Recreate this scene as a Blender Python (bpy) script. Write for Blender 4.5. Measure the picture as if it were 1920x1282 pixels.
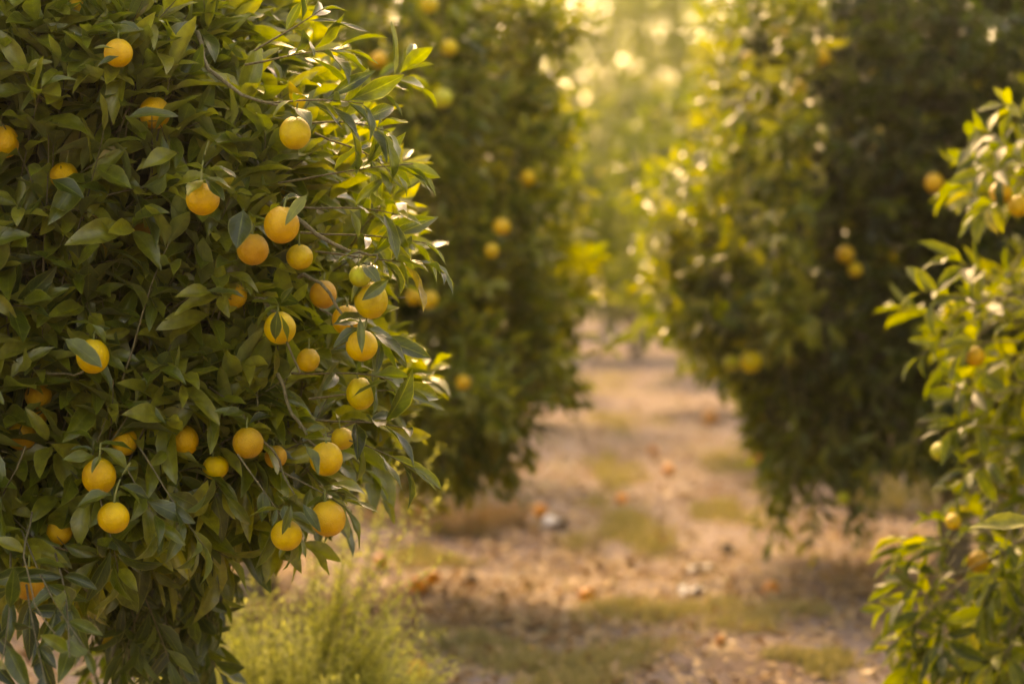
import bpy, math, random
import numpy as np
from mathutils import Vector, Matrix

# ------------------------------------------------------------------ scene, camera, light
S = bpy.context.scene
for o in list(bpy.data.objects):
    bpy.data.objects.remove(o)
COL = S.collection
rng = np.random.default_rng(11)
random.seed(11)

CAM_H = 1.65
FOC = 85.0
K = 1920 * FOC / 36.0          # focal length in photo pixels
HOR = 470                      # photo row of the horizon
cam_d = bpy.data.cameras.new('camera')
cam = bpy.data.objects.new('camera', cam_d)
COL.objects.link(cam)
cam.location = (0, 0, CAM_H)
cam.rotation_euler = (math.radians(90), 0, 0)
cam_d.lens = FOC
cam_d.sensor_width = 36
cam_d.shift_y = -(641 - HOR) / 1920.0
cam_d.clip_end = 500
cam_d.dof.use_dof = True
cam_d.dof.focus_distance = 5.52
cam_d.dof.aperture_fstop = 2.0
S.camera = cam

SUN_EL, SUN_AZ = math.radians(40), math.radians(-11)      # low sun ahead, beyond the alley
w = bpy.data.worlds.new("World")
S.world = w
w.use_nodes = True
nt = w.node_tree
bg = nt.nodes['Background']
sky = nt.nodes.new('ShaderNodeTexSky')
sky.sky_type = 'NISHITA'
sky.sun_disc = False
sky.sun_elevation = SUN_EL
sky.sun_rotation = SUN_AZ
sky.dust_density = 3.0
sky.air_density = 1.0
nt.links.new(sky.outputs[0], bg.inputs[0])
bg.inputs[1].default_value = 0.15
sun_d = bpy.data.lights.new('sun', 'SUN')
sun = bpy.data.objects.new('sun', sun_d)
COL.objects.link(sun)
sun_d.energy = 1.25
sun_d.angle = math.radians(10)
sun_d.color = (1.0, 0.86, 0.62)
sdir = Vector((math.sin(SUN_AZ) * math.cos(SUN_EL), math.cos(SUN_AZ) * math.cos(SUN_EL), math.sin(SUN_EL)))
sun.rotation_euler = sdir.to_track_quat('Z', 'Y').to_euler()
sun.location = sdir * 60

vs = S.view_settings
vs.view_transform = 'Standard'
vs.look = 'None'
vs.gamma = 1
vs.exposure = 2.3
vs.use_white_balance = True
vs.white_balance_temperature = 13500
vs.white_balance_tint = 20
S.cycles.use_denoising = True
S.cycles.max_bounces = 8
S.cycles.diffuse_bounces = 4
S.cycles.transmission_bounces = 5
S.cycles.transparent_max_bounces = 4
S.cycles.volume_bounces = 0
S.cycles.sample_clamp_indirect = 8


def W(px, py, D):
    """photo pixel at depth D -> the point in the grove"""
    return Vector(((px - 960) * D / K, D, CAM_H - (py - HOR) * D / K))


def nrm(a):
    return a / np.maximum(np.linalg.norm(a, axis=-1, keepdims=True), 1e-9)


# ------------------------------------------------------------------ object bookkeeping
def tag(o, label=None, cat=None, group=None, kind=None):
    if label: o['label'] = label
    if cat: o['category'] = cat
    if group: o['group'] = group
    if kind: o['kind'] = kind
    return o


def empty(name, loc):
    o = bpy.data.objects.new(name, None)
    o.location = loc
    o.empty_display_size = 0.2
    COL.objects.link(o)
    return o


def link(name, me, parent=None, loc=(0, 0, 0)):
    o = bpy.data.objects.new(name, me)
    o.location = loc
    COL.objects.link(o)
    if parent: o.parent = parent
    return o


def quad_mesh(name, V, Q, mats, midx=None, uv=None, var=None, smooth=True):
    V = np.ascontiguousarray(V, dtype=np.float32)
    Q = np.ascontiguousarray(Q, dtype=np.int32)
    me = bpy.data.meshes.new(name)
    n = len(Q)
    me.vertices.add(len(V))
    me.vertices.foreach_set('co', V.ravel())
    me.loops.add(n * 4)
    me.loops.foreach_set('vertex_index', Q.ravel())
    me.polygons.add(n)
    me.polygons.foreach_set('loop_start', np.arange(0, n * 4, 4, dtype=np.int32))
    if midx is not None:
        me.polygons.foreach_set('material_index', np.ascontiguousarray(midx, dtype=np.int32))
    me.polygons.foreach_set('use_smooth', np.full(n, smooth))
    if uv is not None:
        l = me.uv_layers.new(name='UVMap')
        l.data.foreach_set('uv', np.ascontiguousarray(uv[Q.ravel()], dtype=np.float32).ravel())
    if var is not None:
        a = me.attributes.new('leaf_var', 'FLOAT', 'POINT')
        a.data.foreach_set('value', np.ascontiguousarray(var, dtype=np.float32))
    for m in mats: me.materials.append(m)
    me.update()
    me.validate()
    return me


# ------------------------------------------------------------------ materials
def new_mat(name):
    m = bpy.data.materials.new(name)
    m.use_nodes = True
    t = m.node_tree
    t.nodes.clear()
    out = t.nodes.new('ShaderNodeOutputMaterial')
    return m, t, out


def N(t, kind, **kw):
    n = t.nodes.new(kind)
    for k, v in kw.items():
        if hasattr(n, k): setattr(n, k, v)
        else: n.inputs[k.replace('_', ' ')].default_value = v
    return n


def ramp(t, stops):
    r = t.nodes.new('ShaderNodeValToRGB')
    e = r.color_ramp.elements
    while len(e) < len(stops): e.new(0.5)
    for i, (p, c) in enumerate(stops):
        e[i].position = p
        e[i].color = (*c, 1)
    return r


def mathn(t, op, a, b=None):
    n = t.nodes.new('ShaderNodeMath')
    n.operation = op
    for i, x in enumerate((a, b)):
        if x is None: continue
        if isinstance(x, (int, float)): n.inputs[i].default_value = x
        else: t.links.new(x, n.inputs[i])
    return n.outputs[0]


def mixc(t, fac, a, b, blend='MIX'):
    n = t.nodes.new('ShaderNodeMix')
    n.data_type = 'RGBA'
    n.blend_type = blend
    for i, x in ((0, fac), (6, a), (7, b)):
        if isinstance(x, (int, float)): n.inputs[i].default_value = x
        elif isinstance(x, tuple): n.inputs[i].default_value = (*x, 1)
        else: t.links.new(x, n.inputs[i])
    return n.outputs[2]


def leaf_material(name, stops, under, trans=0.36, rough=0.38, veins=True, tmul=(2.1, 2.1, 0.5), spots=0.35):
    m, t, out = new_mat(name)
    at = N(t, 'ShaderNodeAttribute', attribute_name='leaf_var')
    r = ramp(t, stops)
    t.links.new(at.outputs['Fac'], r.inputs[0])
    col = r.outputs[0]
    tc = N(t, 'ShaderNodeTexCoord')
    bump = None
    if veins:
        sp = N(t, 'ShaderNodeSeparateXYZ')
        t.links.new(tc.outputs['UV'], sp.inputs[0])
        au = mathn(t, 'ABSOLUTE', mathn(t, 'SUBTRACT', mathn(t, 'MULTIPLY', sp.outputs[0], 2.0), 1.0))
        rib = mathn(t, 'LESS_THAN', au, 0.07)
        edge = mathn(t, 'GREATER_THAN', au, 0.90)
        ph = mathn(t, 'SUBTRACT', mathn(t, 'MULTIPLY', sp.outputs[1], 62.0), mathn(t, 'MULTIPLY', au, 13.0))
        vein = mathn(t, 'POWER', mathn(t, 'MAXIMUM', mathn(t, 'SINE', ph), 0.0), 6.0)
        col = mixc(t, mathn(t, 'MULTIPLY', rib, 0.45), col, (0.20, 0.24, 0.05))
        col = mixc(t, mathn(t, 'MULTIPLY', edge, 0.50), col, (0.24, 0.25, 0.07))
        col = mixc(t, mathn(t, 'MULTIPLY', vein, 0.14), col, (0.16, 0.20, 0.04))
        b = N(t, 'ShaderNodeBump')
        b.inputs['Strength'].default_value = 0.35
        b.inputs['Distance'].default_value = 0.001
        t.links.new(mathn(t, 'SUBTRACT', vein, mathn(t, 'MULTIPLY', rib, 2.0)), b.inputs['Height'])
        bump = b.outputs[0]
    nz = N(t, 'ShaderNodeTexNoise')
    nz.inputs['Scale'].default_value = 45
    nz.inputs['Detail'].default_value = 4
    t.links.new(tc.outputs['Object'], nz.inputs['Vector'])
    mot = ramp(t, [(0.35, (0.72, 0.72, 0.72)), (0.7, (1.2, 1.18, 1.1))])
    t.links.new(nz.outputs[0], mot.inputs[0])
    col = mixc(t, 1.0, col, mot.outputs[0], 'MULTIPLY')
    if spots:
        n2 = N(t, 'ShaderNodeTexNoise')
        n2.inputs['Scale'].default_value = 26
        n2.inputs['Detail'].default_value = 5
        n2.inputs['Roughness'].default_value = 0.7
        t.links.new(tc.outputs['Object'], n2.inputs['Vector'])
        sr = ramp(t, [(0.66, (0, 0, 0)), (0.74, (1, 1, 1))])
        t.links.new(n2.outputs[0], sr.inputs[0])
        col = mixc(t, mathn(t, 'MULTIPLY', sr.outputs[0], spots), col, (0.22, 0.15, 0.06))
    geo = N(t, 'ShaderNodeNewGeometry')
    colf = mixc(t, mathn(t, 'MULTIPLY', geo.outputs['Backfacing'], 0.6), col, under)
    p = N(t, 'ShaderNodeBsdfPrincipled')
    t.links.new(colf, p.inputs['Base Color'])
    p.inputs['Specular IOR Level'].default_value = 0.45
    t.links.new(mathn(t, 'ADD', mathn(t, 'MULTIPLY', geo.outputs['Backfacing'], 0.25), rough), p.inputs['Roughness'])
    if bump: t.links.new(bump, p.inputs['Normal'])
    tl = N(t, 'ShaderNodeBsdfTranslucent')
    t.links.new(mixc(t, 1.0, col, tmul, 'MULTIPLY'), tl.inputs[0])
    mx = N(t, 'ShaderNodeMixShader')
    mx.inputs[0].default_value = trans
    t.links.new(p.outputs[0], mx.inputs[1])
    t.links.new(tl.outputs[0], mx.inputs[2])
    t.links.new(mx.outputs[0], out.inputs[0])
    return m


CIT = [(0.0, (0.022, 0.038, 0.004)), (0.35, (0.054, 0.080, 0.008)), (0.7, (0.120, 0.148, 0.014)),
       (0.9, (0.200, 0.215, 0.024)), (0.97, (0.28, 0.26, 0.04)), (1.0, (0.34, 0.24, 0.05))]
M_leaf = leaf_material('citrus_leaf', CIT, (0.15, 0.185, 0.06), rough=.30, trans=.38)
for nd in M_leaf.node_tree.nodes:
    if nd.type == 'BSDF_PRINCIPLED': nd.inputs['Specular IOR Level'].default_value = 0.75
M_leaf_far = leaf_material('citrus_leaf_soft', CIT, (0.12, 0.15, 0.05), veins=False, spots=0.0, trans=0.42, rough=.31)
M_leaf_glow = leaf_material('citrus_leaf_backlit', CIT, (0.15, 0.18, 0.04), trans=.44, rough=.5, tmul=(2.3, 2.15, 0.4))  # yellower transmitted tint imitates sun glowing through the leaves
M_leaf_hazy = leaf_material('citrus_leaf_distant', CIT, (0.12, 0.15, 0.05), veins=False, spots=0.0, trans=0.42, rough=.5)
M_tall = leaf_material('tall_tree_leaf', [(0, (0.12, 0.16, 0.05)), (1, (0.28, 0.30, 0.10))], (0.24, 0.27, 0.12), veins=False, spots=0, trans=.5)
M_weed = leaf_material('weed_leaf', [(0, (0.40, 0.44, 0.09)), (1, (0.64, 0.62, 0.20))], (0.48, 0.50, 0.18), veins=False, spots=0, rough=0.6, trans=0.5, tmul=(1.3, 1.3, 0.8))
M_grass = leaf_material('grass_blade', [(0, (0.20, 0.19, 0.07)), (0.5, (0.34, 0.29, 0.13)), (1, (0.52, 0.40, 0.22))], (0.27, 0.25, 0.12), veins=False, spots=0, rough=0.6, trans=0.35, tmul=(1.2, 1.2, 0.8))
M_dry = leaf_material('dry_stalk', [(0, (0.20, 0.11, 0.045)), (0.6, (0.36, 0.20, 0.08)), (1, (0.46, 0.31, 0.15))], (0.36, 0.22, 0.1), veins=False, spots=0, rough=0.7, trans=0.25, tmul=(1.2, 1.1, 0.8))
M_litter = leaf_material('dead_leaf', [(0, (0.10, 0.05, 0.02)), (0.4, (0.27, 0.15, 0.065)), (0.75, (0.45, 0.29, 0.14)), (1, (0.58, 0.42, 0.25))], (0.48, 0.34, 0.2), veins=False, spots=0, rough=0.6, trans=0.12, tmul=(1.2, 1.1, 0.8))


def bark_material(name, a, b, scale=40):
    m, t, out = new_mat(name)
    tc = N(t, 'ShaderNodeTexCoord')
    mp = N(t, 'ShaderNodeMapping')
    mp.inputs['Scale'].default_value = (1, 1, 0.25)
    t.links.new(tc.outputs['Object'], mp.inputs[0])
    nz = N(t, 'ShaderNodeTexNoise')
    nz.inputs['Scale'].default_value = scale
    nz.inputs['Detail'].default_value = 6
    t.links.new(mp.outputs[0], nz.inputs['Vector'])
    r = ramp(t, [(0.35, a), (0.68, b)])
    t.links.new(nz.outputs[0], r.inputs[0])
    p = N(t, 'ShaderNodeBsdfPrincipled')
    p.inputs['Roughness'].default_value = 0.85
    t.links.new(r.outputs[0], p.inputs['Base Color'])
    bm_ = N(t, 'ShaderNodeBump')
    bm_.inputs['Strength'].default_value = 0.6
    bm_.inputs['Distance'].default_value = 0.01
    t.links.new(nz.outputs[0], bm_.inputs['Height'])
    t.links.new(bm_.outputs[0], p.inputs['Normal'])
    t.links.new(p.outputs[0], out.inputs[0])
    return m


M_bark = bark_material('citrus_bark', (0.10, 0.075, 0.05), (0.27, 0.21, 0.15))
M_twig = bark_material('twig_bark', (0.09, 0.075, 0.03), (0.20, 0.16, 0.08), 120)
M_stem = bark_material('green_stem', (0.14, 0.16, 0.04), (0.26, 0.26, 0.08), 150)


def rind_material():
    m, t, out = new_mat('orange_rind')
    oi = N(t, 'ShaderNodeObjectInfo')
    tc = N(t, 'ShaderNodeTexCoord')
    nz = N(t, 'ShaderNodeTexNoise')
    nz.inputs['Scale'].default_value = 22
    nz.inputs['Detail'].default_value = 5
    t.links.new(tc.outputs['Object'], nz.inputs['Vector'])
    r = ramp(t, [(0.3, (0.70, 0.60, 0.5)), (0.72, (1.12, 1.16, 1.1))])
    t.links.new(nz.outputs[0], r.inputs[0])
    col = mixc(t, 1.0, oi.outputs['Color'], r.outputs[0], 'MULTIPLY')
    n2 = N(t, 'ShaderNodeTexNoise')
    n2.inputs['Scale'].default_value = 70
    n2.inputs['Detail'].default_value = 6
    n2.inputs['Roughness'].default_value = 0.7
    t.links.new(tc.outputs['Object'], n2.inputs['Vector'])
    sc = ramp(t, [(0.60, (0, 0, 0)), (0.74, (1, 1, 1))])
    t.links.new(n2.outputs[0], sc.inputs[0])
    col = mixc(t, mathn(t, 'MULTIPLY', sc.outputs[0], 0.4), col, (0.30, 0.17, 0.04))
    sp = N(t, 'ShaderNodeSeparateXYZ')
    t.links.new(tc.outputs['Object'], sp.inputs[0])
    g = ramp(t, [(0.55, (0, 0, 0)), (1.0, (1, 1, 1))])       # greener shoulder round the stem
    t.links.new(mathn(t, 'MULTIPLY', sp.outputs[2], 27.0), g.inputs[0])
    col = mixc(t, mathn(t, 'MULTIPLY', g.outputs[0], 0.30), col, (0.45, 0.36, 0.02))
    p = N(t, 'ShaderNodeBsdfPrincipled')
    t.links.new(col, p.inputs['Base Color'])
    p.inputs['Roughness'].default_value = 0.42
    p.inputs['Subsurface Weight'].default_value = 0.03
    p.inputs['Subsurface Radius'].default_value = (0.012, 0.006, 0.002)
    p.inputs['Subsurface Scale'].default_value = 0.5
    vo = N(t, 'ShaderNodeTexVoronoi')
    vo.inputs['Scale'].default_value = 420
    t.links.new(tc.outputs['Object'], vo.inputs['Vector'])
    b = N(t, 'ShaderNodeBump')
    b.inputs['Strength'].default_value = 0.8
    b.inputs['Distance'].default_value = 0.0016
    t.links.new(vo.outputs[0], b.inputs['Height'])
    t.links.new(b.outputs[0], p.inputs['Normal'])
    t.links.new(p.outputs[0], out.inputs[0])
    return m


M_rind = rind_material()


def plain_material(name, a, b, scale=30, rough=0.8):
    m, t, out = new_mat(name)
    tc = N(t, 'ShaderNodeTexCoord')
    nz = N(t, 'ShaderNodeTexNoise')
    nz.inputs['Scale'].default_value = scale
    nz.inputs['Detail'].default_value = 5
    t.links.new(tc.outputs['Object'], nz.inputs['Vector'])
    r = ramp(t, [(0.3, a), (0.7, b)])
    t.links.new(nz.outputs[0], r.inputs[0])
    p = N(t, 'ShaderNodeBsdfPrincipled')
    p.inputs['Roughness'].default_value = rough
    t.links.new(r.outputs[0], p.inputs['Base Color'])
    t.links.new(p.outputs[0], out.inputs[0])
    return m


M_scrap = plain_material('white_scrap', (0.72, 0.70, 0.68), (0.85, 0.83, 0.80))
M_clod = plain_material('dark_clod', (0.035, 0.022, 0.014), (0.09, 0.055, 0.035))


def soil_material():
    m, t, out = new_mat('sandy_soil')
    tc = N(t, 'ShaderNodeTexCoord')

    def noise(scale, detail, rough=0.55, stretch=None):
        n = N(t, 'ShaderNodeTexNoise')
        n.inputs['Scale'].default_value = scale
        n.inputs['Detail'].default_value = detail
        n.inputs['Roughness'].default_value = rough
        if stretch:
            mp = N(t, 'ShaderNodeMapping')
            mp.inputs['Scale'].default_value = stretch
            t.links.new(tc.outputs['Object'], mp.inputs[0])
            t.links.new(mp.outputs[0], n.inputs['Vector'])
        else:
            t.links.new(tc.outputs['Object'], n.inputs['Vector'])
        return n.outputs[0]
    big = ramp(t, [(0.38, (0.20, 0.150, 0.137)), (0.62, (0.32, 0.255, 0.236))])
    t.links.new(noise(0.9, 4, 0.6, (1, 0.45, 1)), big.inputs[0])
    brown = ramp(t, [(0.48, (0, 0, 0)), (0.60, (1, 1, 1))])
    t.links.new(noise(2.6, 6, 0.65, (1, 0.6, 1)), brown.inputs[0])
    col = mixc(t, mathn(t, 'MULTIPLY', brown.outputs[0], 0.55), big.outputs[0], (0.17, 0.105, 0.068))
    fine = ramp(t, [(0.35, (0.7, 0.68, 0.66)), (0.65, (1.18, 1.16, 1.12))])
    t.links.new(noise(38, 6, 0.7), fine.inputs[0])
    col = mixc(t, 1.0, col, fine.outputs[0], 'MULTIPLY')
    gr = ramp(t, [(0.54, (0, 0, 0)), (0.66, (1, 1, 1))])
    t.links.new(noise(1.5, 6, 0.7, (1, 0.5, 1)), gr.inputs[0])
    col = mixc(t, mathn(t, 'MULTIPLY', gr.outputs[0], 0.45), col, (0.26, 0.24, 0.10))
    p = N(t, 'ShaderNodeBsdfPrincipled')
    p.inputs['Roughness'].default_value = 0.95
    p.inputs['Specular IOR Level'].default_value = 0.15
    t.links.new(col, p.inputs['Base Color'])
    b = N(t, 'ShaderNodeBump')
    b.inputs['Strength'].default_value = 0.9
    b.inputs['Distance'].default_value = 0.03
    t.links.new(noise(22, 8, 0.7), b.inputs['Height'])
    t.links.new(b.outputs[0], p.inputs['Normal'])
    t.links.new(p.outputs[0], out.inputs[0])
    return m


M_soil = soil_material()

# ------------------------------------------------------------------ ground
_gf = rng.normal(size=(14, 2)); _gp = rng.uniform(0, 6.28, 14)
_gs = np.concatenate([np.full(5, 0.8), np.full(5, 2.6), np.full(4, 8.0)])
_ga = np.concatenate([np.full(5, 0.016), np.full(5, 0.008), np.full(4, 0.0045)])


def ground_z(x, y):
    x = np.asarray(x, float); y = np.asarray(y, float)
    z = np.zeros(np.broadcast(x, y).shape)
    for f, p, s, a in zip(_gf, _gp, _gs, _ga):
        z = z + a * np.sin((f[0] * x + f[1] * y * 0.8) * s + p)
    return z


def sheet_axis(lo, a, b, hi, step, far):
    mid = np.arange(a, b, step)
    return np.concatenate([np.linspace(lo, a, far, endpoint=False), mid, np.linspace(b, hi, far)])


gx = sheet_axis(-57, -5, 6, 57, 0.06, 30)
gy = sheet_axis(-7, 6.5, 36, 92, 0.10, 50)
GX, GY = np.meshgrid(gx, gy)
GZ = ground_z(GX, GY)
nx, ny = len(gx), len(gy)
ii = np.arange(nx * ny).reshape(ny, nx)
gq = np.stack([ii[:-1, :-1], ii[:-1, 1:], ii[1:, 1:], ii[1:, :-1]], -1).reshape(-1, 4)
ground = link('ground', quad_mesh('ground', np.stack([GX, GY, GZ], -1).reshape(-1, 3), gq, [M_soil]))
tag(ground, kind='structure')


# ------------------------------------------------------------------ leaves, shoots, tubes
V_HI = np.array([0, .07, .14, .25, .38, .52, .66, .80, .91, 1.0]); U_HI = np.array([-1, -.55, 0, .55, 1.])
V_MID = np.array([0, .12, .3, .52, .76, 1.0]); U_MID = np.array([-1, 0, 1.])
V_LO = np.array([0, .15, .5, 1.0]); U_LO = np.array([-1, 0, 1.])


def leaf_arrays(P, D, Nn, L, Wd, fold, curl, var, vs_, us_, petiole=0.1, ruffle=0.10, rg=rng):
    n = len(P)
    D = nrm(D)
    Nn = nrm(Nn - D * (Nn * D).sum(-1, keepdims=True))
    Sd = np.cross(Nn, D)
    nv, nu = len(vs_), len(us_)
    t = np.clip((vs_ - petiole) / (1 - petiole), 0, 1)
    f = np.sin(np.pi * np.clip(t, 0, 1) ** 0.86) ** 0.95 * (1 - 0.12 * t)
    f = np.maximum(f, 0.045 * (vs_ < 0.999)) if petiole else np.maximum(f, 0.25 * (vs_ < .3))
    th = curl[:, None] * vs_[None, :]
    c = np.where(np.abs(curl) < 1e-3, 1e-3, curl)[:, None]
    X = np.sin(c * vs_) / c
    H = -(1 - np.cos(c * vs_)) / c
    ctr = P[:, None, :] + L[:, None, None] * (X[..., None] * D[:, None, :] + H[..., None] * Nn[:, None, :])
    N2 = np.cos(th)[..., None] * Nn[:, None, :] + np.sin(th)[..., None] * D[:, None, :]
    half = (f[None, :] * Wd[:, None] / 2)
    fo = fold[:, None] * (1.15 - 0.6 * vs_[None, :])
    ph = rg.uniform(0, 6.28, (n, 1, 1)); fr = rg.uniform(7, 13, (n, 1, 1))
    au = np.abs(us_) ** 1.25
    lat = us_[None, None, :] * (half * np.cos(fo))[..., None]
    up = au[None, None, :] * (half * np.sin(fo))[..., None]
    up = up + ruffle * Wd[:, None, None] * f[None, :, None] * au[None, None, :] * np.sin(fr * vs_[None, :, None] + ph + us_[None, None, :] * 1.3)
    Vt = ctr[:, :, None, :] + lat[..., None] * Sd[:, None, None, :] + up[..., None] * N2[:, :, None, :]
    base = np.arange(nv * nu).reshape(nv, nu)
    q = np.stack([base[:-1, :-1], base[1:, :-1], base[1:, 1:], base[:-1, 1:]], -1).reshape(-1, 4)
    Q = (q[None] + (np.arange(n) * nv * nu)[:, None, None]).reshape(-1, 4)
    uv = np.stack(np.broadcast_arrays((us_[None, :] + 1) / 2, vs_[:, None]), -1).reshape(-1, 2)
    return Vt.reshape(-1, 3), Q, np.tile(uv, (n, 1)), np.repeat(var, nv * nu)


def tubes(paths, radii, sides=4):
    """paths (n, m, 3), radii (n, m) -> verts, quads"""
    n, m, _ = paths.shape
    T = nrm(np.gradient(paths, axis=1))
    ref = np.where(np.abs(T[..., 2:3]) > 0.9, np.array([1., 0, 0]), np.array([0, 0, 1.]))
    A = nrm(np.cross(T, ref)); B = np.cross(T, A)
    an = np.linspace(0, 2 * np.pi, sides, endpoint=False)
    R = np.cos(an)[None, None, :, None] * A[:, :, None, :] + np.sin(an)[None, None, :, None] * B[:, :, None, :]
    Vt = paths[:, :, None, :] + radii[:, :, None, None] * R
    i = np.arange(m * sides).reshape(m, sides)
    j = np.roll(i, -1, axis=1)
    q = np.stack([i[:-1], j[:-1], j[1:], i[1:]], -1).reshape(-1, 4)
    Q = (q[None] + (np.arange(n) * m * sides)[:, None, None]).reshape(-1, 4)
    return Vt.reshape(-1, 3), Q


class Foliage:
    """collects leaves and twigs of one plant"""
    def __init__(self):
        self.V, self.Q, self.U, self.A, self.M, self.n = [], [], [], [], [], 0

    def add(self, V, Q, U, A, mi):
        self.V.append(V); self.Q.append(Q + self.n); self.U.append(U); self.A.append(A)
        self.M.append(np.full(len(Q), mi)); self.n += len(V)

    def mesh(self, name, mats):
        return quad_mesh(name, np.concatenate(self.V), np.concatenate(self.Q), mats,
                         np.concatenate(self.M), np.concatenate(self.U), np.concatenate(self.A))


def grow(fol, base, dirs, length, k, leaf_l, aspect=0.35, res='mid', bend=-0.35, keep=None, back=0.5, var_mu=0.4,
         twig_r=0.0022, fold=(0.3, 0.85), curl=(0.1, 1.1), spread=(62, 20), petiole=0.1, up=0.6, droop=0.08, twigs=True, rg=rng, t0=0.12):
    """grow n shoots; each carries k leaves in a spiral"""
    n = len(base)
    if n == 0: return
    dirs = nrm(dirs)
    bv = rg.normal(size=(n, 3)) * 0.22 + np.array([0, 0, 1.0]) * bend
    e1 = nrm(np.cross(dirs, rg.normal(size=(n, 3)))); e2 = np.cross(dirs, e1)
    tt = (t0 + (1 - t0) * (np.arange(k) + 0.5) / k)[None, :] + rg.uniform(-.05, .05, (n, k))
    tt = np.clip(tt, 0, 1)
    pos = base[:, None] + length[:, None, None] * (dirs[:, None] * tt[..., None] + 0.5 * bv[:, None] * (tt ** 2)[..., None])
    T = nrm(dirs[:, None] + bv[:, None] * tt[..., None])
    az = np.arange(k)[None, :] * 2.4 + rg.uniform(0, 6.28, (n, 1)) + rg.normal(size=(n, k)) * 0.3
    rad = np.cos(az)[..., None] * e1[:, None] + np.sin(az)[..., None] * e2[:, None]
    ang = np.radians(spread[0] + (spread[1] - spread[0]) * tt + rg.normal(size=(n, k)) * 12)
    D = nrm(T * np.cos(ang)[..., None] + rad * np.sin(ang)[..., None] + np.array([0, 0, -1.0]) * (droop + rg.normal(size=(n, k, 1)) * .15))
    Nr = T * 0.7 + np.array([0, 0, up]) - rad * 0.1 + rg.normal(size=(n, k, 3)) * 0.30
    size = leaf_l * (0.72 + 0.5 * np.sin(np.pi * np.clip(tt, 0.1, 0.95))) * rg.uniform(0.7, 1.15, (n, k))
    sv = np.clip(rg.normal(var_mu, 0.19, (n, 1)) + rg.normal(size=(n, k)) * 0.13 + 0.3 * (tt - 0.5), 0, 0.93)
    sv = np.where(rg.random((n, k)) < 0.012, rg.uniform(.95, 1, (n, k)), sv)
    P, D, Nr = pos.reshape(-1, 3), D.reshape(-1, 3), Nr.reshape(-1, 3)
    size, sv = size.ravel(), sv.ravel()
    m = rg.random(len(P)) < 0.92
    if keep is not None:
        m &= keep(P, P + D * size[:, None] * 0.3, P + D * size[:, None] * 0.55, P + D * size[:, None] * 0.8, P + D * size[:, None])
    P, D, Nr, size, sv = P[m], D[m], Nr[m], size[m], sv[m]
    vs_, us_ = {'hi': (V_HI, U_HI), 'mid': (V_MID, U_MID), 'lo': (V_LO, U_LO)}[res]
    c = len(P)
    fol.add(*leaf_arrays(P, D, Nr, size, size * aspect * rg.uniform(0.82, 1.15, c), rg.uniform(*fold, c),
                         rg.uniform(*curl, c), sv, vs_, us_, petiole, rg=rg), 0)
    if twigs:
        ts = np.linspace(-back, 1, 6)
        path = base[:, None] + length[:, None, None] * (dirs[:, None] * ts[None, :, None] + 0.5 * bv[:, None] * (ts ** 2 * np.sign(ts))[None, :, None])
        r = twig_r * (1.35 - 0.85 * (ts + back) / (1 + back))
        V, Q = tubes(path, np.broadcast_to(r, (n, 6)), 4)
        fol.add(V, Q, np.zeros((len(V), 2)), np.full(len(V), .5), 1)


_lf = rng.normal(size=(9, 3)); _lp = rng.uniform(0, 6.28, 9)


def lump(P, freq):
    s = np.zeros(len(P))
    for f, p in zip(_lf, _lp): s += np.sin((P @ f) * freq + p)
    return s / 4.0


class Shape:
    """a crown: half-widths per height for four compass sides, rounded-square plan"""
    def __init__(self, cx, cy, prof, p=2.4, lumps=0.10, freq=6.0):
        self.cx, self.cy, self.p, self.lumps, self.freq = cx, cy, p, lumps, freq
        self.prof = {k: np.array(v).T for k, v in prof.items()}       # keys x+, x-, y-, y+ or all
        zs = np.concatenate([v[0] for v in self.prof.values()])
        self.z0, self.z1 = zs.min(), zs.max()

    def side(self, k, z):
        v = self.prof.get(k, self.prof.get('all'))
        return np.interp(z, v[0], v[1], left=0, right=0)

    def r(self, az, z):
        c, s = np.cos(az), np.sin(az)
        rx = np.where(c > 0, self.side('x+', z), self.side('x-', z))
        ry = np.where(s > 0, self.side('y+', z), self.side('y-', z))
        rx = np.maximum(rx, 1e-3); ry = np.maximum(ry, 1e-3)
        return ((np.abs(c) / rx) ** self.p + (np.abs(s) / ry) ** self.p) ** (-1 / self.p)

    def sample(self, n, az, depth, rg=rng):
        z = rg.uniform(self.z0, self.z1, n)
        r = self.r(az, z)
        keep = rg.random(n) < r / 1.35
        az, z, r, depth = az[keep], z[keep], r[keep], depth[keep]
        P = np.stack([self.cx + r * np.cos(az), self.cy + r * np.sin(az), z], -1)
        g = 1 + self.lumps * (lump(P, self.freq) + 0.6 * lump(P[:, [1, 2, 0]] + 3.7, self.freq * 2.6))
        rr = r * g * depth
        P = np.stack([self.cx + rr * np.cos(az), self.cy + rr * np.sin(az), z], -1)
        dz = (self.r(az, z + .06) - self.r(az, z - .06)) / 0.12
        nn = nrm(np.stack([np.cos(az), np.sin(az), np.clip(-dz, -1.0, 2.0)], -1))
        return P, nn, depth


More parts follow.
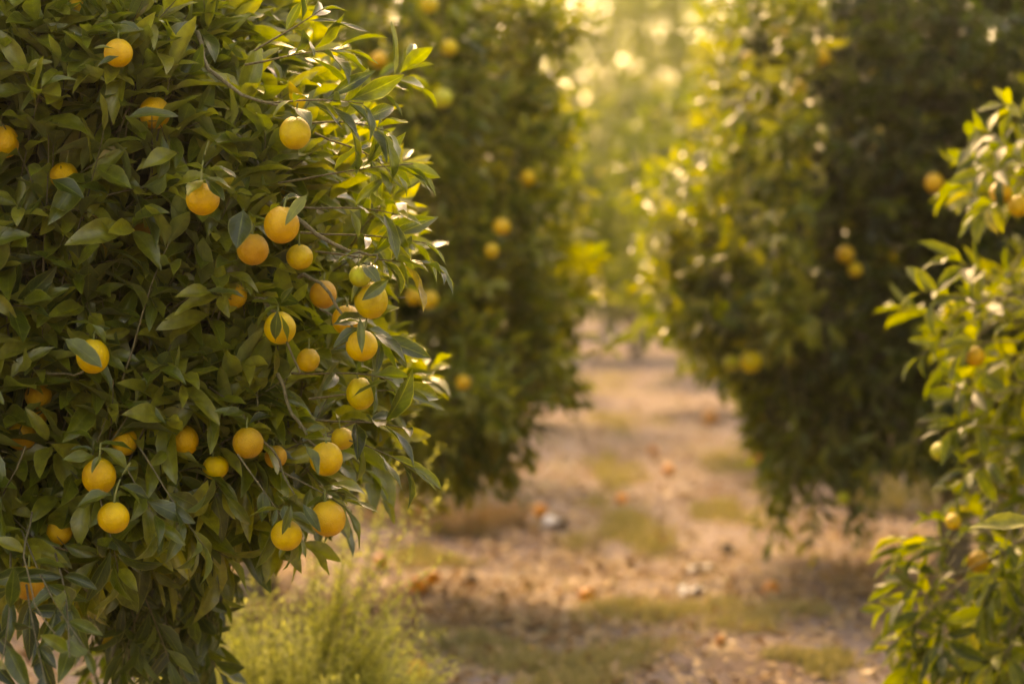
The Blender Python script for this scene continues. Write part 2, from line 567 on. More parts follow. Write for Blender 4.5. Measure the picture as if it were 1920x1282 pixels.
def crown_foliage(shape, n, fol, windows, leaf_l, k=8, res='mid', keep=None, inner=0.35, shoot=(0.14, 0.30), rg=rng, upb=0.25, var_mu=0.42, tw=True, aspect=0.36, gk={}):
    """WINDOWS: list of (share, az_lo, az_hi) in degrees"""
    az = []
    for share, a, b in windows:
        az.append(np.radians(rg.uniform(a, b, int(n * share))))
    az = np.concatenate(az); m = len(az)
    d = np.where(rg.random(m) < inner, rg.uniform(0.35, 0.86, m), 1 - np.abs(rg.normal(0, 0.07, m)))
    P, nn, d = shape.sample(m, az, d, rg)
    c = len(P)
    low = np.clip((shape.z0 + 0.45 - P[:, 2]) / 0.45, 0, 1)[:, None]
    dirs = nn * 0.85 + np.array([0, 0, 1.0]) * (upb - 0.75 * low) + rg.normal(size=(c, 3)) * 0.42
    L = rg.uniform(*shoot, c)
    base = P - nrm(dirs) * L[:, None] * 0.75
    outer = d > 0.80
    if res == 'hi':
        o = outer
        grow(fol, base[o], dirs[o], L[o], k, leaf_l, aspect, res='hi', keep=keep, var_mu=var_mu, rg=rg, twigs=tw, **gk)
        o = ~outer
        grow(fol, base[o], dirs[o], L[o], k, leaf_l * 1.05, aspect, res='mid', keep=keep, var_mu=var_mu - 0.4, rg=rg, twigs=tw, **gk)  # inner leaves coloured darker, so crown gaps look shaded
    else:
        grow(fol, base, dirs, L, k, leaf_l, aspect, res=res, keep=keep, var_mu=var_mu, rg=rg, twigs=tw, **gk)


def wood(root, shape, base, trunk_h, r0, nlimb, rg, mat=M_bark, top=None):
    """trunk and limbs, each a mesh of its own"""
    bx, by = base
    z0 = float(ground_z(bx, by)) - 0.05
    top = top or (bx + rg.normal(0, .06), by + rg.normal(0, .06), trunk_h)
    ts = np.linspace(0, 1, 9)
    path = np.stack([bx + (top[0] - bx) * ts + 0.02 * np.sin(ts * 5), by + (top[1] - by) * ts + .02 * np.cos(ts * 4), z0 + (top[2] - z0) * ts], -1)[None]
    rad = (r0 * (1 + 0.55 * np.exp(-ts * 9)) * (1 - 0.3 * ts))[None]
    o3 = Vector(root.location)
    V, Q = tubes(path, rad, 14)
    link('trunk', quad_mesh('trunk', V - np.array(o3), Q, [mat]), root)
    for i in range(nlimb):
        az = 2 * math.pi * (i + rg.uniform(0, .6)) / nlimb
        zt = rg.uniform(trunk_h + .35, shape.z1 - 0.5)
        rr = float(shape.r(np.array([az]), np.array([zt]))[0]) * rg.uniform(.6, .8)
        end = np.array([shape.cx + rr * math.cos(az), shape.cy + rr * math.sin(az), zt])
        st = path[0][-1] - np.array([0, 0, rg.uniform(0.02, 0.25)])
        ctl = (st + end) / 2 + np.array([0.15 * math.cos(az), 0.15 * math.sin(az), 0.22])
        u = np.linspace(0, 1, 12)[:, None]
        pp = ((1 - u) ** 2 * st + 2 * u * (1 - u) * ctl + u ** 2 * end)[None]
        pp = pp + 0.012 * np.sin(np.linspace(0, 9, 12))[None, :, None]
        V, Q = tubes(pp, (r0 * 0.5 * (1 - 0.82 * np.linspace(0, 1, 12)))[None], 8)
        link('limb', quad_mesh('limb', V - np.array(o3), Q, [mat]), root)


def finish_crown(root, fol, mats):
    o3 = np.array(root.location)
    fol.V = [v - o3 for v in fol.V]
    return link('crown', fol.mesh('crown', mats), root)


# ------------------------------------------------------------------ the fruit (data first: foliage leaves room for it)
OR, YO, YE, GY_, DK = (0.75, 0.415, 0.008), (0.74, 0.465, 0.010), (0.70, 0.50, 0.012), (0.50, 0.46, 0.02), (0.62, 0.32, 0.008)  # DK: rind colour darkened for oranges that hang in shade
# px, py, diameter px, depth, colour, clear (how much foliage is kept out of the way), label
NEAR = [
 (222, 100, 54, 5.46, OR, .75, 'topmost big orange, leaf tip across its side, high in the sharp tree'),
 (290, 212, 60, 5.55, OR, .50, 'orange half hidden behind two broad dark leaves below the topmost fruit'),
 (553, 250, 62, 5.42, YE, 1.0, 'clean yellow orange on the sunlit upper shoulder of the sharp tree'),
 (8, 266, 58, 5.50, OR, .5, 'orange cut by the picture edge high in the sharp tree'),
 (120, 330, 54, 5.56, OR, .5, 'orange peeping over a dark leaf just below the one at the picture edge'),
 (380, 374, 62, 5.36, OR, 1.0, 'fully bare orange hanging on a long thin green stalk'),
 (528, 422, 66, 5.38, OR, 1.0, 'large bright orange with one folded leaf lying over its top'),
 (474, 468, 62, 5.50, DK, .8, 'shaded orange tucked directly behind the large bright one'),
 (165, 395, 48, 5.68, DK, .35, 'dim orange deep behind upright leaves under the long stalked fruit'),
 (675, 518, 42, 5.40, GY_, 1.0, 'small lemon yellow unripe fruit, topmost of the hanging cluster'),
 (696, 563, 66, 5.44, YE, 1.0, 'large yellow orange in the middle of the hanging cluster'),
 (678, 648, 62, 5.44, YO, 1.0, 'lowest orange of the hanging cluster beside the alley'),
 (650, 600, 58, 5.56, OR, .35, 'orange wedged behind the dark leaves of the hanging cluster'),
 (525, 615, 62, 5.52, YO, .75, 'orange crossed by two dark upright leaves inside the crown'),
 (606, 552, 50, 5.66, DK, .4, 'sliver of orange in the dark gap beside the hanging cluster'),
 (438, 556, 50, 5.58, OR, .35, 'orange corner peeping from under a long pointed leaf'),
 (174, 668, 62, 5.42, YO, .9, 'orange capped by a curved leaf above bare dry twigs'),
 (578, 675, 44, 5.56, YO, .35, 'small orange showing only its underside below dark leaves'),
 (186, 893, 66, 5.42, OR, 1.0, 'orange with a leaf shadow notch, just above the lone hanging one'),
 (213, 970, 60, 5.34, YO, 1.0, 'lone round orange hanging free on a thin stalk over dark leaves'),
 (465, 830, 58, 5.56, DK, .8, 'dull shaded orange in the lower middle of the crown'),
 (612, 860, 62, 5.44, YO, .9, 'orange with a curled leaf on its face near the lower edge by the alley'),
 (615, 972, 66, 5.42, OR, 1.0, 'lowest large orange hanging below the crown beside the alley'),
 (537, 1003, 60, 5.42, YO, 1.0, 'lowest orange split in view by a hanging pointed leaf'),
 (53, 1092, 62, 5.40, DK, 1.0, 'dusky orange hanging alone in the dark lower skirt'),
 (345, 826, 58, 5.60, OR, .5, 'orange behind leaves in the lower crown beside the dull shaded one'),
 (404, 876, 50, 5.62, YO, .5, 'yellowish orange low between thin dark twigs'),
 (517, 856, 44, 5.62, DK, .5, 'small dark orange beside the curled leaf fruit'),
 (676, 738, 56, 5.54, YE, .5, 'yellow orange under a drooping leaf below the hanging cluster'),
 (112, 996, 50, 5.58, DK, .5, 'dark orange behind the lone hanging one, half covered'),
 (72, 742, 50, 5.62, DK, .4, 'upper of two dim oranges in the shaded hollow of the crown'),
 (68, 778, 46, 5.66, DK, .4, 'lower of two dim oranges in the shaded hollow of the crown'),
 (234, 828, 50, 5.58, OR, .35, 'orange edge glowing between narrow leaves above the notched fruit'),
 (40, 818, 58, 5.62, DK, .4, 'shadowy orange in the dark hollow near the picture edge'),
 (642, 822, 44, 5.56, YO, .4, 'orange top peeping above the curled leaf fruit'),
 (262, 440, 46, 5.68, DK, .3, 'reddish orange buried behind a broad spotted leaf'),
 (143, 16, 34, 5.60, OR, .4, 'small orange glimpse at the very top of the sharp tree'),
 (562, 482, 50, 5.58, YO, .45, 'narrow strip of orange under the thick dark branch'),
]
# second tree of the same row, blurred
MIDL = [
 (710, 112, 32, 10.35, OR, 1, 'blurred orange high in the second tree beside the sharp foliage'),
 (990, 333, 30, 10.9, YO, 1, 'blurred orange on the alley edge of the second tree'),
 (941, 425, 33, 10.5, OR, 1, 'upper of two blurred oranges in the middle of the second tree'),
 (922, 470, 27, 10.4, YO, 1, 'lower of two blurred oranges in the middle of the second tree'),
 (806, 562, 34, 10.2, YO, 1, 'blurred orange behind the hanging cluster, outer of a pair'),
 (776, 556, 30, 10.3, YO, .6, 'blurred orange behind the hanging cluster, inner of a pair'),
 (869, 717, 28, 10.3, OR, .8, 'dim blurred orange low in the second tree'),
 (703, 908, 34, 10.2, GY_, 1, 'blurred yellow green fruit at the foot of the second tree'),
 (842, 90, 34, 10.6, YE, 1, 'bright yellow blurred fruit near the top of the second tree'),
 (805, 8, 34, 10.6, YO, 1, 'blurred orange cut by the upper picture edge in the second tree'),
 (830, 185, 40, 10.4, GY_, .6, 'yellow green blurred fruit below the bright yellow one'),
]
MIDR = [
 (1751, 343, 36, 11.1, OR, 1, 'round blurred orange alone in the dark shaded tree'),
 (1585, 477, 34, 11.6, OR, 1, 'upper blurred orange of a touching pair in the shaded tree'),
 (1603, 506, 28, 11.6, YO, 1, 'lower smaller orange of a touching pair in the shaded tree'),
 (1408, 677, 44, 11.5, YE, 1, 'bright yellow blurred fruit hanging under the alley side branches'),
 (1372, 680, 34, 11.6, GY_, 1, 'greener fruit hanging beside the bright yellow one'),
 (1378, 574, 26, 12.3, GY_, 1, 'green blurred fruit above the hanging pair over the alley'),
 (1540, 106, 32, 11.3, OR, .8, 'blurred orange high among backlit leaves'),
 (1498, 165, 30, 11.4, YO, .6, 'faint yellow orange below the high backlit one'),
 (1423, 782, 22, 12.3, GY_, 1, 'little green fruit low over the sandy alley'),
 (1428, 568, 26, 12.1, OR, 1, 'reddish blurred orange in the middle of the backlit side'),
 (1456, 512, 28, 12.0, OR, 1, 'reddish orange above another in the backlit side'),
 (1404, 112, 30, 11.8, YO, .8, 'pale orange on the glowing upper edge of the backlit tree'),
 (1580, 935, 24, 11.4, GY_, 1, 'small green fruit on the lowest hanging branch'),
]
NEARR = [
 (1828, 668, 38, 7.75, OR, 1, 'dull orange hanging between glowing yellow leaves'),
 (1876, 362, 40, 7.8, OR, .8, 'orange under the upper leafy sprig, further from the frame edge'),
 (1909, 386, 40, 7.75, OR, 1, 'orange under the upper leafy sprig, cut by the frame edge'),
 (1787, 977, 30, 7.7, YO, 1, 'small yellow orange beside the long pale leaf'),
 (1834, 1052, 40, 7.75, DK, 1, 'shaded orange on the low dark branch over the path'),
 (1762, 846, 34, 8.1, GY_, .8, 'greenish fruit low behind the glowing leaves'),
]


def fruit_centres(lst):
    return [(np.array(W(px, py, D + (.05 if cl < .6 else 0))), d * D / K / 2, cl) for px, py, d, D, c, cl, lab in lst]


def keeper(lst):
    fr = fruit_centres(lst)

    def keep(*pts):
        m = np.ones(len(pts[0]), bool)
        for c, r, cl in fr:
            axis = np.array([0.0, -1.0, 0.12]); axis = axis / np.linalg.norm(axis)   # the open side faces out of the crown
            for p in pts:
                q = p - c
                h = q @ axis
                lat = np.linalg.norm(q - h[:, None] * axis, axis=1)
                m &= ~((h > -r) & (h < 0.55) & (lat < r * cl * 0.90))
                m &= ~(np.linalg.norm(q, axis=1) < r * (1.15 if cl > .55 else 1.08))
        return m
    return keep


# ------------------------------------------------------------------ tree 1: the sharp orange tree
def tree_root(x, y, label, cat='tree', name='orange_tree', group=None):
    r = empty(name, (x, y, float(ground_z(x, y))))
    return tag(r, label, cat, group)


g1 = np.random.default_rng(5)
cx1, cy1 = -1.5, 6.65
sh1 = Shape(cx1, cy1, {
    'x+': [(.84, .55), (.88, .66), (.93, .82), (.98, .97), (1.06, 1.05), (1.17, 1.14), (1.25, 1.16), (1.37, 1.12), (1.47, 1.07), (1.60, 1.13), (1.70, 1.14), (1.85, 1.07), (2.01, .96), (2.24, .82), (2.6, .78), (3.0, .6), (3.3, .35), (3.4, .1)],
    'x-': [(.84, .6), (.95, 1.05), (1.2, 1.25), (2.2, 1.2), (2.8, .9), (3.4, .1)],
    'y-': [(.84, .7), (.92, .98), (1.02, 1.14), (1.2, 1.2), (2.0, 1.18), (2.4, 1.08), (2.8, .85), (3.2, .5), (3.4, .1)],
    'y+': [(.84, .6), (.95, 1.0), (1.2, 1.2), (2.2, 1.2), (2.8, .9), (3.4, .1)]}, p=3.6, lumps=.07, freq=7)
root = tree_root(cx1, cy1, 'sharp leafy orange tree full of ripe fruit in front of all the others')
f1 = Foliage()
k1 = keeper(NEAR)
crown_foliage(Shape(cx1, cy1, {'all': [(.95, .5), (1.1, .85), (2.3, .85), (2.9, .6), (3.2, .1)]}, p=3.2, lumps=.02), 1000, f1, [(1, 0, 360)], .16, k=9, res='lo', keep=k1, rg=g1, inner=.6, var_mu=.12, aspect=.5, tw=False)  # core leaves fill the crown, coloured dark to deepen shade in the gaps
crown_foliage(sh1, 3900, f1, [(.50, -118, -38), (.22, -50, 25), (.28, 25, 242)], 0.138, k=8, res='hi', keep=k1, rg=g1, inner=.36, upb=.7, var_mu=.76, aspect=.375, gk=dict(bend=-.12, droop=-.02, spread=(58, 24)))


def sprays(fol, lst, keep=None, leaf_l=.125, res='hi', rg=g1, k=8, var_mu=.5, **kw):
    """shoots set by hand: (start px,py,D) -> (end px,py,D)"""
    b = np.array([W(*a) for a, e in lst]); e = np.array([W(*e) for a, e in lst])
    L = np.linalg.norm(e - b, axis=1)
    grow(fol, b, e - b, L, k, leaf_l, res=res, keep=keep, rg=rg, var_mu=var_mu, **kw)


# long sprays that make the outline
sprays(f1, [((600, 330, 5.6), (745, 300, 5.5)), ((620, 390, 5.6), (770, 385, 5.5)), ((640, 440, 5.6), (790, 440, 5.55)), ((660, 480, 5.6), (785, 500, 5.5)),
            ((550, 190, 5.6), (670, 175, 5.5)), ((520, 110, 5.6), (635, 80, 5.6)), ((520, 70, 5.6), (610, 20, 5.6)), ((610, 700, 5.6), (745, 690, 5.5)),
            ((640, 740, 5.6), (770, 720, 5.55)), ((650, 790, 5.6), (775, 790, 5.5)), ((630, 820, 5.6), (765, 840, 5.55)), ((560, 900, 5.55), (655, 945, 5.45)),
            ((600, 230, 5.6), (725, 215, 5.5)), ((640, 270, 5.6), (750, 300, 5.6)), ((480, 900, 5.5), (545, 990, 5.45)), ((300, 900, 5.5), (370, 1020, 5.45)),
            ((250, 900, 5.5), (310, 1010, 5.4)), ((200, 980, 5.55), (230, 1080, 5.5)), ((640, 600, 5.65), (715, 640, 5.6)), ((690, 180, 5.9), (790, 130, 5.9))],
       keep=k1, bend=-.2)
# lower skirt, hanging behind and below the sharp front
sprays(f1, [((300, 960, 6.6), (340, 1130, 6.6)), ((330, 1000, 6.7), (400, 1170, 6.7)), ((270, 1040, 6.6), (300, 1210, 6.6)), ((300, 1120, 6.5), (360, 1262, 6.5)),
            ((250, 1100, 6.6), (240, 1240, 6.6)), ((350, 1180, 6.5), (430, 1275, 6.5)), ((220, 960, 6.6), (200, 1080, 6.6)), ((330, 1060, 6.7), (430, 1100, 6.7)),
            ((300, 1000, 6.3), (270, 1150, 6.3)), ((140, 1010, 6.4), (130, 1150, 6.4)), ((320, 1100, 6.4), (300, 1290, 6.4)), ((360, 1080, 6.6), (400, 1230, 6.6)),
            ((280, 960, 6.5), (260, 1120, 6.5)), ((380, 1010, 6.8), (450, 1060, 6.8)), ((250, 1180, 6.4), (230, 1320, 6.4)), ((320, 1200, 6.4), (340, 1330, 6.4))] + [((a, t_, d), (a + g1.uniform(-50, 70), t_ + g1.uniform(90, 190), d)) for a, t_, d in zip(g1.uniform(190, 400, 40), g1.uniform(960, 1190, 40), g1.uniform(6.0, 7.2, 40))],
       keep=None, bend=-.25, res='mid', k=10, leaf_l=.115, back=.4, var_mu=.14)  # dark leaf colour carries the shade of the skirt
# leaves closest to the lens, low in the corner, shade put into their colour
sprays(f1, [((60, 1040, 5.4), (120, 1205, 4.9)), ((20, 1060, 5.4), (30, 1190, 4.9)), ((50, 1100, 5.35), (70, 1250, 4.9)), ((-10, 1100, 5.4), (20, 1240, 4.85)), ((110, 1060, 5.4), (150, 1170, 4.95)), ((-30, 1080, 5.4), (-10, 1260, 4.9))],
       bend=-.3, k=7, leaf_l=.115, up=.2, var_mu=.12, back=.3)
wood(root, sh1, (cx1, cy1), .75, .075, 9, g1)
# thick twigs that show between the leaves, ending at the fruit
tw = [((430, 330, 5.75), (655, 475, 5.45), .006), ((655, 475, 5.45), (690, 505, 5.42), .003), ((30, 680, 5.6), (160, 695, 5.42), .003), 
      ((480, 560, 5.6), (560, 700, 5.5), .004), ((520, 700, 5.6), (610, 850, 5.48), .004), ((300, 600, 5.8), (440, 760, 5.6), .003),
      ((430, 760, 5.65), (550, 930, 5.5), .003), ((560, 520, 5.6), (680, 640, 5.45), .004), ((370, 60, 5.7), (520, 200, 5.5), .005),
      ((60, 960, 5.5), (100, 1190, 4.95), .002), ((300, 950, 6.6), (330, 1250, 6.6), .006), ((230, 960, 6.5), (240, 1270, 6.5), .005)]
pp = []
for a, e, r in tw:
    a, e = np.array(W(*a)), np.array(W(*e))
    u = np.linspace(0, 1, 9)[:, None]
    pp.append(a + (e - a) * u + np.sin(u * 3.14) * g1.normal(0, .02, 3) + np.sin(u * 14) * .003)
V, Q = tubes(np.array(pp), np.array([[r * (1.25 - .6 * u) for u in np.linspace(0, 1, 9)] for _, _, r in tw]), 6)
f1.add(V, Q, np.zeros((len(V), 2)), np.full(len(V), .5), 1)


# leaves that lie over and beside the hanging fruit
def fruit_leaves(fol, lst, rg, res='hi'):
    P, D, Nn, L = [], [], [], []
    for px, py, d, dep, c, cl, lab in lst:
        cpt = np.array(W(px, py, dep)); r = d * dep / K / 2
        top = cpt + np.array([rg.normal(0, .004), rg.normal(0, .004), r * 1.12])
        for i in range(rg.integers(3, 6)):
            a = rg.uniform(0, 6.28)
            dr = np.array([math.cos(a), math.sin(a) * .8 + .25, rg.uniform(-.45, .6)])
            P.append(top + np.array([0, 0, rg.uniform(0, .035)])); D.append(dr)
            Nn.append(np.array([0, -.5, 1.0]) + rg.normal(0, .3, 3)); L.append(rg.uniform(.055, .10))
    P, D, Nn, L = map(np.array, (P, D, Nn, L))
    c = len(P)
    fol.add(*leaf_arrays(P, D, Nn, L, L * rg.uniform(.34, .44, c), rg.uniform(.2, .7, c), rg.uniform(.3, 1.1, c), np.clip(rg.normal(.5, .2, c), 0, .93), V_HI if res == 'hi' else V_MID, U_HI if res == 'hi' else U_MID, rg=rg), 0)


fruit_leaves(f1, [a for a in NEAR if a[5] >= .75], g1)
# single leaves laid over particular fruit: base px,py,D -> tip px,py,D, width share
over = [((580, 362, 5.36), (533, 416, 5.335), .36), ((732, 522, 5.37), (681, 561, 5.36), .40), ((675, 590, 5.38), (680, 660, 5.36), .25), ((118, 632, 5.38), (196, 676, 5.36), .45),
        ((190, 850, 5.38), (172, 885, 5.36), .4), ((548, 940, 5.37), (534, 1000, 5.36), .3), ((520, 950, 5.38), (512, 985, 5.37), .34), ((566, 940, 5.38), (604, 992, 5.37), .34),
        ((572, 830, 5.41), (602, 886, 5.37), .45), ((236, 222, 5.46), (330, 200, 5.45), .42), ((168, 96, 5.4), (216, 82, 5.4), .4), ((180, 128, 5.4), (222, 104, 5.4), .4), ((95, 335, 5.5), (160, 365, 5.45), .42),
        ((458, 390, 5.44), (446, 462, 5.4), .62), ((517, 640, 5.46), (520, 585, 5.44), .4), ((540, 645, 5.46), (533, 590, 5.44), .3), ((620, 610, 5.44), (700, 585, 5.5), .4), ((688, 615, 5.36), (738, 625, 5.38), .45),
        ((660, 745, 5.46), (720, 705, 5.44), .45), ((465, 560, 5.5), (395, 530, 5.44), .35), ((380, 330, 5.34), (440, 345, 5.3), .34), ((385, 335, 5.34), (425, 372, 5.3), .4)]
P = np.array([W(*a) for a, e, s in over]); E = np.array([W(*e) for a, e, s in over]); s_ = np.array([s for a, e, s in over])
L = np.linalg.norm(E - P, axis=1) * 1.05
c = len(P)
P[:, 1] -= .012; E[:, 1] -= .022
f1.add(*leaf_arrays(P, E - P, np.tile([0.1, -.6, .9], (c, 1)) + g1.normal(0, .25, (c, 3)), L, L * s_, g1.uniform(.2, .6, c), g1.uniform(.1, .5, c), g1.uniform(.2, .7, c), V_HI, U_HI, rg=g1), 0)
finish_crown(root, f1, [M_leaf, M_twig])


# ------------------------------------------------------------------ tree 2 of the same row
g2 = np.random.default_rng(21)
cx2, cy2 = -1.15, 11.7
sh2 = Shape(cx2, cy2, {
    'x+': [(.50, .75), (.62, 1.0), (.82, 1.12), (.92, 1.25), (1.05, 1.38), (1.2, 1.43), (1.45, 1.37), (1.83, 1.32), (2.3, 1.24), (2.83, 1.2), (3.2, .9), (3.6, .1)],
    'all': [(.55, .8), (.8, 1.15), (1.2, 1.4), (2.4, 1.35), (3.0, 1.0), (3.6, .1)]}, p=2.5, lumps=.19, freq=5.5)
root = tree_root(cx2, cy2, 'blurred orange tree standing second in the row behind the sharp one')
f2 = Foliage()
k2 = keeper(MIDL)
crown_foliage(Shape(cx2, cy2, {'all': [(.8, .6), (1.1, .95), (2.4, 1.0), (3.0, .7), (3.4, .1)]}, p=2.5, lumps=.05), 700, f2, [(1, 0, 360)], .16, k=9, res='lo', rg=g2, inner=.6, var_mu=.1, aspect=.5, tw=False)  # dark-coloured inner leaves, shade painted into the crown gaps
crown_foliage(sh2, 2500, f2, [(.75, -130, 30), (.25, 30, 230)], .12, k=8, res='mid', keep=k2, rg=g2, var_mu=.84, upb=.5, inner=.2)
sprays(f2, [((900, 800, 11.2), (960, 900, 11.2)), ((930, 760, 11.3), (985, 850, 11.3)), ((1000, 720, 11.5), (1095, 745, 11.5)), ((1000, 640, 11.4), (1090, 655, 11.4)),
            ((860, 820, 11.0), (890, 900, 11.0)), ((820, 780, 10.9), (830, 880, 10.9)), ((780, 800, 10.8), (760, 890, 10.8)), ((990, 560, 11.4), (1075, 590, 11.4)), ((960, 780, 11.4), (1010, 800, 11.4)),
            ((720, 820, 10.6), (720, 920, 10.6)), ((690, 150, 7.2), (800, 135, 7.2)), ((1020, 690, 11.5), (1085, 700, 11.5))], keep=k2, res='mid', rg=g2, bend=-.4, leaf_l=.11)
hang = []
for i in range(36):
    t_ = g2.uniform(480, 700); a = g2.uniform(930, 1010); d = g2.uniform(11, 11.7)
    hang.append(((a, t_, d), (a + g2.uniform(35, 95), t_ + g2.uniform(-20, 70), d)))
for i in range(26):
    t_ = g2.uniform(740, 830); a = g2.uniform(660, 980); d = g2.uniform(10.7, 11.5)
    hang.append(((a, t_, d), (a + g2.uniform(-30, 40), t_ + g2.uniform(50, 110), d)))
for i in range(26):
    t_ = g2.uniform(0, 480); a = g2.uniform(900, 985); d = g2.uniform(10.9, 11.6)
    hang.append(((a, t_, d), (a + g2.uniform(20, 75), t_ + g2.uniform(-60, 40), d)))
sprays(f2, hang, keep=k2, res='mid', rg=g2, bend=-.25, leaf_l=.125, k=9, var_mu=.8)
wood(root, sh2, (-1.22, 11.6), .8, .085, 7, g2)
finish_crown(root, f2, [M_leaf_far, M_twig])

# ------------------------------------------------------------------ near tree across the alley
g3 = np.random.default_rng(33)
cx3, cy3 = 3.1, 8.6
sh3 = Shape(cx3, cy3, {
    'x-': [(.1, 1.2), (.45, 1.5), (.71, 1.52), (.85, 1.4), (.95, 1.36), (1.1, 1.40), (1.33, 1.60), (1.49, 1.62), (1.58, 1.4), (1.64, 1.1), (1.70, .95), (1.80, .95), (1.84, 1.36), (1.95, 1.46), (2.04, 1.32), (2.12, 1.15), (3.0, 1.1), (3.5, .5), (3.6, .1)],
    'all': [(.3, .7), (.6, 1.1), (1.1, 1.3), (2.4, 1.3), (3.1, .9), (3.6, .1)]}, p=2.4, lumps=.085, freq=7)
root = tree_root(cx3 + .1, cy3, 'orange tree with glowing yellow green leaves beside the path opposite the sharp tree')
f3 = Foliage()
k3 = keeper(NEARR)
crown_foliage(Shape(cx3, cy3, {'all': [(.5, .5), (.9, 1.05), (1.5, 1.15), (2.6, 1.0), (3.2, .6), (3.5, .1)]}, p=2.4, lumps=.04), 600, f3, [(1, 0, 360)], .16, k=9, res='lo', rg=g3, inner=.6, var_mu=.1, aspect=.5, tw=False)  # core in dark leaf colour, to turn the gaps black like deep shade
crown_foliage(sh3, 1000, f3, [(.78, 125, 285), (.22, -75, 125)], .135, k=8, res='mid', keep=k3, rg=g3, inner=.3, var_mu=.52, shoot=(.16, .34))
sprays(f3, [((1840, 560, 7.9), (1735, 555, 7.8)), ((1850, 590, 7.9), (1730, 630, 7.8)), ((1860, 520, 7.9), (1780, 480, 7.8)), ((1890, 330, 7.8), (1830, 320, 7.7)), ((1900, 290, 7.8), (1860, 240, 7.7)),
            ((1890, 360, 7.8), (1850, 390, 7.7)), ((1850, 740, 7.9), (1770, 720, 7.8)), ((1860, 800, 7.9), (1775, 790, 7.8)), ((1860, 860, 7.9), (1780, 900, 7.8)), ((1880, 640, 7.8), (1800, 640, 7.7)),
            ((1920, 240, 7.8), (1890, 190, 7.7)), ((1860, 1000, 7.8), (1740, 960, 7.8)), ((1820, 1030, 7.8), (1670, 1000, 7.8)), ((1830, 1070, 7.8), (1660, 1080, 7.8)), ((1790, 1080, 7.7), (1650, 1160, 7.7)),
            ((1850, 1130, 7.7), (1720, 1200, 7.7)), ((1900, 1100, 7.6), (1790, 1200, 7.6)), ((1900, 1180, 7.6), (1800, 1260, 7.6)), ((1930, 1200, 7.6), (1850, 1290, 7.6)), ((1800, 1010, 7.8), (1690, 1040, 7.8)),
            ((1760, 1100, 7.7), (1700, 1220, 7.7)), ((1720, 1180, 7.7), (1690, 1290, 7.6))] + [((a, t_, d), (a - g3.uniform(-20, 110), t_ + g3.uniform(20, 150), d - .1)) for a, t_, d in zip(g3.uniform(1740, 1940, 34), g3.uniform(990, 1240, 34), g3.uniform(7.5, 8.3, 34))],
       keep=k3, res='mid', rg=g3, bend=-.15, leaf_l=.135, var_mu=.38, k=9)
# one long pale leaf reaching out nearer to the lens, on its own twig
P = np.array([W(1985, 985, 6.7), W(1960, 1010, 6.75)]); E = np.array([W(1824, 962, 6.6), W(1900, 1060, 6.7)])
L = np.linalg.norm(E - P, axis=1)
f3.add(*leaf_arrays(P, E - P, np.array([[.1, -.55, 1.0], [0, -.6, 1]]), L, L * .27, np.array([.35, .4]), np.array([.35, .4]), np.array([.8, .6]), V_HI, U_HI, rg=g3), 0)
pth = np.linspace(np.array(W(2150, 960, 7.9)), np.array(W(1975, 988, 6.7)), 8)[None]
V, Q = tubes(pth, np.linspace(.006, .0025, 8)[None], 6)
f3.add(V, Q, np.zeros((len(V), 2)), np.full(len(V), .5), 1)
br = [((2000, 960, 7.9), (1660, 1220, 7.7), .006), ((1900, 1040, 7.8), (1690, 1010, 7.8), .004), ((1960, 560, 8), (1790, 590, 7.85), .005), ((1980, 330, 8), (1850, 330, 7.75), .004)]
pp = []
for a, e, r in br:
    a, e = np.array(W(*a)), np.array(W(*e)); u = np.linspace(0, 1, 9)[:, None]
    pp.append(a + (e - a) * u + np.sin(u * 3.14) * np.array([0, 0, .03]))
V, Q = tubes(np.array(pp), np.array([[r * (1.2 - .6 * u) for u in np.linspace(0, 1, 9)] for _, _, r in br]), 6)
f3.add(V, Q, np.zeros((len(V), 2)), np.full(len(V), .5), 1)
wood(root, sh3, (cx3 + .1, cy3), .6, .08, 5, g3)
finish_crown(root, f3, [M_leaf_glow, M_twig])

# ------------------------------------------------------------------ big shaded tree across the alley
g4 = np.random.default_rng(44)
cx4, cy4 = 2.35, 12.9
sh4 = Shape(cx4, cy4, {
    'x-': [(.15, .75), (.25, .85), (.46, .98), (.74, 1.08), (.95, 1.12), (1.10, 1.30), (1.25, 1.44), (1.40, 1.50), (1.76, 1.44), (2.05, 1.18), (2.5, 1.04), (2.95, 1.0), (3.4, .8), (4.0, .1)],
    'y-': [(.55, .7), (.7, 1.1), (1.0, 1.4), (2.9, 1.4), (3.5, 1.0), (4.0, .1)],
    'x+': [(.5, 1.0), (.8, 1.5), (1.2, 1.8), (2.9, 1.75), (3.5, 1.2), (4.0, .1)],
    'all': [(.5, .8), (.8, 1.2), (1.2, 1.5), (2.8, 1.45), (3.5, 1.0), (4.0, .1)]}, p=2.6, lumps=.16, freq=5)
root = tree_root(cx4, cy4, 'large dark orange tree with a backlit glowing edge over the alley')
f4 = Foliage()
k4 = keeper(MIDR)
crown_foliage(Shape(cx4, cy4, {'all': [(.8, .6), (1.1, 1.1), (2.6, 1.15), (3.2, .8), (3.7, .1)]}, p=2.6, lumps=.05), 900, f4, [(1, 0, 360)], .16, k=9, res='lo', rg=g4, inner=.6, var_mu=.1, aspect=.5, tw=False)  # interior leaves coloured dark, adding shade inside the crown
crown_foliage(sh4, 2400, f4, [(.66, 205, 320), (.34, -40, 120)], .12, k=8, res='mid', keep=k4, rg=g4, var_mu=.28, upb=.35)  # front and outer side in darker leaves, shade set by colour
crown_foliage(sh4, 1200, f4, [(1, 120, 215)], .12, k=8, res='mid', keep=k4, rg=g4, var_mu=.62, upb=.45)  # alley side in lighter leaf colour, painted as the sunlit side
